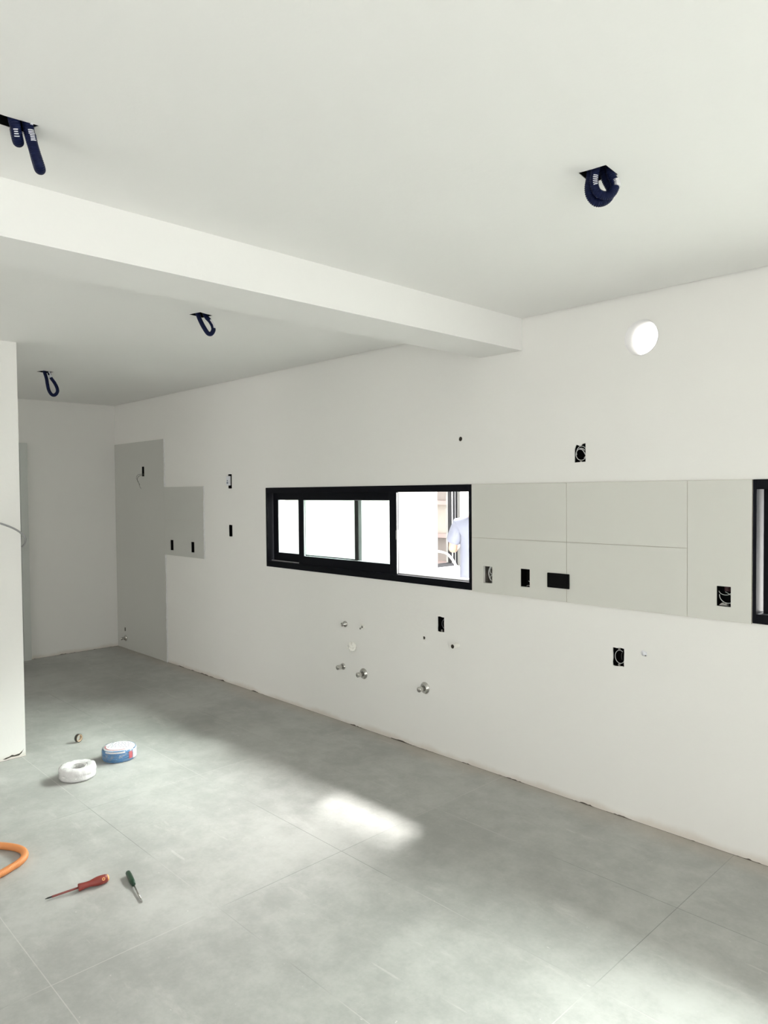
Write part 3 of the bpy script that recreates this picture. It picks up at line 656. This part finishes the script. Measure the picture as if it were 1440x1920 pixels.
def coil(bm, cx, cy, r0, r1, h_, wr, seed, tilt=0.0):
    """bundle of cable windings"""
    rnd = random.Random(seed); nz = max(3, int(h_ / (wr * 1.9))); nr = max(2, int((r1 - r0) / (wr * 1.9)))
    for iz in range(nz):
        for ir in range(nr):
            if 0 < iz < nz - 1 and 0 < ir < nr - 1: continue
            rr = r0 + wr + (r1 - r0 - 2 * wr) * ir / (nr - 1) - (0.006 if iz in (0, nz - 1) and ir == nr - 1 else 0); zz = wr + (h_ - 2 * wr) * iz / (nz - 1)
            ph = rnd.uniform(0, 6); am = rnd.uniform(.0005, .0022); pts = []
            for k in range(48):
                a = 2 * PI * k / 48; q = rr + am * math.sin(2 * a + ph); zo = max(wr, zz + am * math.sin(3 * a + ph))
                pts.append((cx + q * math.cos(a), cy + q * math.sin(a), zo + tilt * math.cos(a)))
            tube(bm, pts, wr, 7, True)
# white coil
cx, cy = -4.262, 1.607
t = thing('cable_coil', 'white shrink-wrapped cable coil lying on the grey floor', 'cable coil', (cx, cy, 0), 'wrapped cable coils on the floor')
bm = B(); coil(bm, cx, cy, .046, .099, .066, .0042, 3); link('cable', bm, M_white, t, True)
prof = [(.046, .004), (.050, .0015), (.090, .0006), (.1005, .006), (.1025, .018), (.100, .031), (.1015, .036), (.103, .046), (.1015, .062), (.093, .0705), (.080, .073), (.058, .070), (.049, .064), (.045, .050), (.0445, .030), (.045, .012), (.046, .004)]
bm = B(); lathe(bm, prof, (cx, cy, 0), (0, 0, 1), 56)
rnd = random.Random(5)
for v in bm.verts:
    d = Vector((v.co.x - cx, v.co.y - cy, 0)); a = math.atan2(d.y, d.x); s_ = .0016 * math.sin(9 * a + v.co.z * 90) + .0012 * math.sin(17 * a) + rnd.uniform(-.0006, .0006)
    if v.co.z > .004: v.co += d.normalized() * s_ * .8 + Vector((0, 0, s_ * .6))
M_wfilm = mat('milky_film', (0.88, 0.87, 0.86), 0.22, alpha=0.72, noise=0.03, nscale=60, bump=0.5, bscale=50)
link('plastic_wrap', bm, M_wfilm, t, True)
bm = B(); lathe(bm, [(0, .0165), (.0435, .0145), (.0440, .010), (0, .010)], (cx, cy, 0), (0, 0, 1), 32); link('core_film', bm, mat('grey_film', (.52, .52, .53), .25, noise=.1, nscale=30), t, True)
# blue coil
cx, cy = -4.385, 1.912
t = thing('cable_coil', 'blue cable coil in clear film with a printed white label, on the floor', 'cable coil', (cx, cy, 0), 'wrapped cable coils on the floor')
bm = B(); coil(bm, cx, cy, .046, .101, .072, .0040, 9); link('cable', bm, M_bluecable, t, True)
bm = B(); lathe(bm, [(0, .0755), (.080, .0755), (.090, .0735), (.094, .070), (.094, .0695), (.089, .0725), (0, .0745)], (cx, cy, 0), (0, 0, 1), 48); lab = link('paper_label', bm, M_paper, t, True)
fx = Vector((.719, -.695, 0)); rx = Vector((.695, .719, 0))         # towards / across the room
def onl(bm, a0, a1, b0, b1, z0=.0758, z1=.0764):
    c = Vector((cx, cy, 0)); P4 = [c + rx * a + fx * b for a, b in ((a0, b0), (a1, b0), (a1, b1), (a0, b1))]; prism(bm, [(p_.x, p_.y) for p_ in P4], z0, z1, 'z')
bm = B(); r_ = random.Random(2)
for j in range(5):
    a = -.062
    while a < .06:
        L = r_.uniform(.004, .012); onl(bm, a, a + L * .8, -.058 + j * .020, -.058 + j * .020 + .007); a += L + r_.uniform(.006, .014)
link('printed_text', bm, M_ink, t)
bm = B()
for k in range(26):
    a0 = math.radians(-135 + k * 5); a1 = a0 + math.radians(5)
    def pt(a, r): return (cx + rx.x * r * math.sin(a + PI / 2 * 0) + fx.x * r * math.cos(a), cy + rx.y * r * math.sin(a) + fx.y * r * math.cos(a))
    prism(bm, [pt(a0 + .9, .0785), pt(a1 + .9, .0785), pt(a1 + .9, .084), pt(a0 + .9, .084)], .0752, .0768, 'z')
link('red_stripe', bm, M_redink, t)
bm = B()
for k in range(3):
    a0 = math.radians(54 + k * 5); a1 = a0 + math.radians(5)
    prism(bm, [pt(a0, .1018), pt(a1, .1018), pt(a1, .1032), pt(a0, .1032)], .016, .060, 'z')
link('red_sticker', bm, M_redink, t)
bm = B()
for k in range(12):
    a0 = math.radians(72 + k * 5); a1 = a0 + math.radians(5)
    prism(bm, [pt(a0, .1022), pt(a1, .1022), pt(a1, .1032), pt(a0, .1032)], .012, .066, 'z')
link('label_flap', bm, M_paper, t)
bm = B()
for k in range(14):
    a0 = math.radians(-30 + k * 5); a1 = a0 + math.radians(5)
    prism(bm, [pt(a0, .1015), pt(a1, .1015), pt(a1, .1028), pt(a0, .1028)], .060, .069, 'z')
link('label_flap', bm, M_paper, t)
prof = [(.03, .0785), (.085, .079), (.097, .0755), (.1045, .066), (.106, .040), (.1055, .018), (.101, .003)]
bm = B(); lathe(bm, prof, (cx, cy, 0), (0, 0, 1), 64)
for v in bm.verts:
    d = Vector((v.co.x - cx, v.co.y - cy, 0)); a = math.atan2(d.y, d.x); s_ = .0018 * math.sin(11 * a + v.co.z * 140) + .001 * math.sin(23 * a)
    v.co += d.normalized() * s_ * .6
link('plastic_wrap', bm, M_film, t, True)

# orange conduit loop running out of the left of the picture
pts = [(-3.98, .52, .016), (-3.93, .70, .016), (-3.80, .87, .016), (-3.68, .985, .016), (-3.600, 1.045, .016), (-3.530, 1.072, .016), (-3.470, 1.066, .016), (-3.425, 1.035, .016), (-3.395, .985, .016), (-3.365, .915, .016), (-3.35, .83, .016), (-3.37, .70, .016), (-3.43, .56, .016), (-3.52, .42, .016)]
bm = B(); corr_tube(bm, pts, .0160, .0055, .07, 18); tag(link('corrugated_conduit', bm, M_orange, None, True), 'orange corrugated conduit curling in from the left on the floor', 'conduit')

# red screwdriver
def along(a, b, d): a, b = Vector(a), Vector(b); return a + (b - a).normalized() * d
a = Vector((-3.005, 1.252, 0.0200)); b = Vector((-3.047, 1.008, 0.008)); dirv = (b - a).normalized()
t = thing('screwdriver', 'red-brown handled screwdriver with amber end cap lying on the floor', 'screwdriver', (a.x, a.y, 0), 'screwdrivers on the floor')
bm = B(); lathe(bm, [(0, 0.004), (.0150, .004), (.0185, .012), (.0198, .030), (.0192, .045), (.0162, .060), (.0130, .074), (.0128, .088), (.0140, .100), (.0158, .114), (.0158, .119), (.0075, .1205), (0, .1205)], a, dirv, 8); hd = link('handle', bm, M_red, t, True)
bm = B(); lathe(bm, [(0, -.003), (.0105, -.002), (.0135, .002), (.0143, .0045), (.0, .0045)], a, dirv, 16); link('end_cap', bm, M_orangecap, t, True)
hp = a + dirv * .022; out = (Vector((0, 0, 1.6507)) - hp * 1); out = (Vector((0, 0, 1.6507)) - hp).normalized(); out = (out - dirv * out.dot(dirv)).normalized()
bm = B(); lathe(bm, [(.0034, .0165), (.0062, .0165), (.0062, .0204), (.0034, .0204), (.0034, .0165)], hp, out, 16); link('hanging_hole_ring', bm, M_orangecap, t, True)
bm = B(); tube(bm, [a + dirv * .1205, a + dirv * .222], .0042, 10); link('insulated_shaft', bm, M_shaft, t, True)
bm = B(); lathe(bm, [(.0032, .222), (.0034, .236), (.0012, .2465), (0, .248)], a, dirv, 8); link('tip', bm, M_tip, t, True)
# small green screwdriver
a = Vector((-3.000, 1.336, .0125)); b = Vector((-2.753, 1.283, .0045)); dirv = (b - a).normalized()
t = thing('screwdriver', 'small screwdriver with dark green handle and bare steel shaft on the floor', 'screwdriver', (a.x, a.y, 0), 'screwdrivers on the floor')
bm = B(); lathe(bm, [(0, -.002), (.008, -.001), (.0108, .004), (.0112, .012), (.0118, .03), (.0118, .075), (.0108, .092), (.0085, .098), (.0088, .106), (.0075, .110), (0, .110)], a, dirv, 8); link('handle', bm, M_green, t, True)
bm = B(); tube(bm, [a + dirv * .110, a + dirv * .248], .0031, 10); link('shaft', bm, M_steel, t, True)
bm = B(); lathe(bm, [(.0029, .248), (.0012, .256), (0, .257)], a, dirv, 6); link('tip', bm, M_steel, t, True)

# grey cable sticking out past the partition edge
bm = B(); tube(bm, catmull([(-4.838, 1.16, 1.46), (-4.80, 1.19, 1.49), (-4.77, 1.25, 1.505), (-4.76, 1.33, 1.492), (-4.76, 1.43, 1.452), (-4.77, 1.49, 1.412), (-4.80, 1.522, 1.375), (-4.83, 1.526, 1.345), (-4.86, 1.520, 1.325)], 8), .0058, 10)
tag(link('loose_cable', bm, M_cable, None, True), 'grey cable curving out round the edge of the white partition', 'cable')
# torn crack at the foot of the partition
bm = B(); prism(bm, [(1.372, .012), (1.39, .018), (1.41, .021), (1.425, .028), (1.44, .022), (1.47, .026), (1.488, .040), (1.496, .050), (1.482, .026), (1.466, .014), (1.44, .014), (1.42, .016), (1.39, .009)], -4.8386, -4.8395, 'x'); struct('trim_2', bm, M_hole)

# ------------------------------------------------------------------ outside, seen through the open window
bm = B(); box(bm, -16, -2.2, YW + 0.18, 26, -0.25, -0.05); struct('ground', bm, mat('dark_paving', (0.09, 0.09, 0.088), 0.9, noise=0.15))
bm = B(); box(bm, -2.2, 14, YW + 0.18, 26, -0.25, -0.05); struct('bounce_ground', bm, mat('pale_bounce_ground', (0.80, 0.79, 0.76), 0.9, noise=0.06))  # unseen pale ground, added to bounce light through window_2 onto ceiling and wall
bm = B(); box(bm, -5.0, 6, YW + 0.18, 4.50, 2.85, 3.0); box(bm, -5.0, -3.90, 4.50, 4.68, 2.85, 3.0); box(bm, -1.80, 6, 4.50, 4.68, 2.85, 3.0); struct('overhang_with_sun_strips', bm, M_dkext)  # eave, plus two unseen outer strips added to block the sun band
bm = B(); box(bm, -5.2, -5.0, YW + 0.18, 9.0, -0.05, 2.75); ew = struct('wall_courtyard', bm, M_ext)
c = B(); box(c, -5.4, -4.8, 5.600, 5.965, 0.84, 2.1); cut(ew, c)
bm = B()
box(bm, -5.13, -5.04, 5.600, 5.965, 0.840, 0.880); box(bm, -5.13, -5.04, 5.600, 5.965, 2.06, 2.10); box(bm, -5.13, -5.04, 5.600, 5.620, .88, 2.06); box(bm, -5.13, -5.04, 5.915, 5.965, .88, 2.06)
wx = struct('window_5', bm, mat('graphite_frame', (0.012, 0.012, 0.014), 0.6, spec=0.2, noise=0.2))
bm = B(); box(bm, -5.065, -5.055, 5.904, 5.915, .88, 2.06); box(bm, -5.0395, -5.036, 5.925, 5.931, .88, 2.06); box(bm, -5.0395, -5.01, 5.601, 5.964, .842, .852); struct('window_track', bm, M_silver, wx)
t = thing('neighbouring_building', 'beige building with pinkish ledges seen through the narrow courtyard window', 'building', (-9.6, 11.5, -0.05))
bm = B(); box(bm, -12.5, -6.2, 11.0, 12.5, -0.05, .74); link('lower_wall', bm, M_beige, t)
bm = B(); box(bm, -12.5, -6.2, 11.0, 12.5, 1.42, 2.9); link('upper_wall', bm, M_beige, t)
bm = B(); box(bm, -12.5, -6.2, 11.01, 12.5, .74, 1.42); link('pale_band', bm, M_cream, t)
for z in (.16, .72, 1.38):
    bm = B(); box(bm, -12.5, -6.2, 10.84, 11.0, z, z + .08); link('ledge', bm, M_pink, t)
# white hose arching from the courtyard window to the worker
bm = B(); tube(bm, catmull([(-5.75, 6.05, -.03), (-5.62, 6.02, .5), (-5.50, 5.99, .92), (-5.35, 5.93, .985), (-5.1, 5.835, .988), (-4.75, 5.532, .968), (-4.4, 5.192, .935), (-4.2, 5.0, .86), (-4.08, 4.93, .60), (-4.02, 4.92, .2), (-3.98, 4.94, -.035), (-3.9, 5.1, -.035), (-3.6, 5.3, -.035)], 8), .012, 10)
tag(link('white_hose', bm, M_white, None, True), 'white hose arching beside the worker outside the open window', 'hose')

# worker standing outside, seen from behind through the open window
def skin(name, verts, edges, m, parent, root=0, sub=2):
    me = bpy.data.meshes.new(name); me.from_pydata([v[:3] for v in verts], edges, []); me.materials.append(m)
    o = bpy.data.objects.new(name, me); COL.objects.link(o); o.parent = parent
    md = o.modifiers.new('skin', 'SKIN'); md.use_smooth_shade = True
    for i, v in enumerate(verts):
        sv = me.skin_vertices[0].data[i]; sv.radius = (v[3], v[4] if len(v) > 4 else v[3]); sv.use_root = (i == root)
    s_ = o.modifiers.new('sub', 'SUBSURF'); s_.levels = sub; s_.render_levels = sub
    return o
per = bpy.data.objects.new('person', None); COL.objects.link(per); per.location = (-3.565, 4.505, -0.05); per.rotation_euler = (0, 0, math.radians(40))
tag(per, 'person in a pale blue T-shirt standing outside the open window, elbow raised', 'person')
# local frame: +x to the right of the picture, -y towards the room, z up
body = [(0, 0, .93, .15, .11), (0, 0, 1.10, .14, .10), (0, -.01, 1.30, .15, .11), (0, 0, 1.45, .10, .08), (0, 0, 1.53, .055), (0, .02, 1.62, .085, .095), (0, .02, 1.72, .075, .09),
        (-.19, 0, 1.44, .055), (-.225, .02, 1.225, .040), (-.16, .25, 1.30, .030), (-.15, .33, 1.32, .026), (.19, 0, 1.44, .055), (.27, .04, 1.18, .042), (.20, .26, 1.18, .030), (.19, .34, 1.19, .026),
        (-.10, 0, .86, .085), (-.11, 0, .48, .058), (-.11, .02, .09, .040), (-.11, -.14, .05, .035), (.10, 0, .86, .085), (.11, 0, .48, .058), (.11, .02, .09, .040), (.11, -.14, .05, .035)]
edges = [(0, 1), (1, 2), (2, 3), (3, 4), (4, 5), (5, 6), (3, 7), (7, 8), (8, 9), (9, 10), (3, 11), (11, 12), (12, 13), (13, 14), (0, 15), (15, 16), (16, 17), (17, 18), (0, 19), (19, 20), (20, 21), (21, 22)]
n = len(body)
body = [(*v[:3], *[r * .92 for r in v[3:]]) for v in body]
for s_, hi in ((-1, 10), (1, 14)):
    hx, hy, hz = body[hi][:3]
    for k, (dx, L) in enumerate(((-.027, .060), (-.009, .070), (.009, .067), (.027, .052))):
        i0 = len(body); body += [(hx + dx * .8, hy + .045, hz + .004, .011), (hx + dx, hy + .045 + L * .55, hz, .0085), (hx + dx, hy + .045 + L, hz - .014, .0075)]; edges += [(hi, i0), (i0, i0 + 1), (i0 + 1, i0 + 2)]
    i0 = len(body); body += [(hx - s_ * .035, hy + .025, hz - .004, .011), (hx - s_ * .05, hy + .055, hz - .010, .009)]; edges += [(hi, i0), (i0, i0 + 1)]
skin('body', body, edges, M_skin, per)
skin('t_shirt', [(0, 0, .90, .19, .145), (0, 0, 1.02, .185, .14), (0, 0, 1.16, .175, .135), (0, -.005, 1.32, .185, .135), (0, 0, 1.44, .13, .10), (0, 0, 1.50, .07, .065), (-.165, 0, 1.425, .08, .08), (-.205, .015, 1.33, .074, .072), (-.222, .02, 1.275, .064, .062), (.19, 0, 1.435, .085, .085), (.245, .02, 1.30, .078, .075), (.265, .03, 1.24, .07, .07)],
     [(0, 1), (1, 2), (2, 3), (3, 4), (4, 5), (4, 6), (6, 7), (7, 8), (4, 9), (9, 10), (10, 11)], M_shirt, per)
skin('trousers', [(0, 0, .90, .165, .125), (0, 0, .98, .16, .12), (-.10, 0, .80, .10), (-.11, 0, .48, .075), (-.11, .02, .12, .065), (.10, 0, .80, .10), (.11, 0, .48, .075), (.11, .02, .12, .065)], [(0, 1), (0, 2), (2, 3), (3, 4), (0, 5), (5, 6), (6, 7)], M_trouser, per)
skin('hair', [(0, .035, 1.70, .088, .095), (0, .0, 1.765, .07, .08), (0, -.02, 1.66, .07, .07)], [(0, 1), (0, 2)], M_hair, per)
for s_ in (-1, 1): skin('shoe', [(s_ * .11, .04, .05, .045), (s_ * .11, -.06, .04, .045), (s_ * .11, .18, .035, .035)], [(0, 1), (0, 2)], M_shoe, per)
def facebit(name, loc, rad, sc_):
    bm = B(); bmesh.ops.create_icosphere(bm, subdivisions=2, radius=rad, matrix=Matrix.Translation(loc) @ Matrix.Diagonal((*sc_, 1)))
    me = bpy.data.meshes.new(name); bm.to_mesh(me); bm.free(); me.materials.append(M_skin); o = bpy.data.objects.new(name, me); COL.objects.link(o); o.parent = per
for s_ in (-1, 1): facebit('ear', (s_ * .083, .02, 1.655), .018, (.5, .9, 1.6))
facebit('nose', (0, .118, 1.65), .014, (.8, 1, 1.6)); facebit('mouth', (0, .104, 1.60), .018, (1.4, .5, .35))
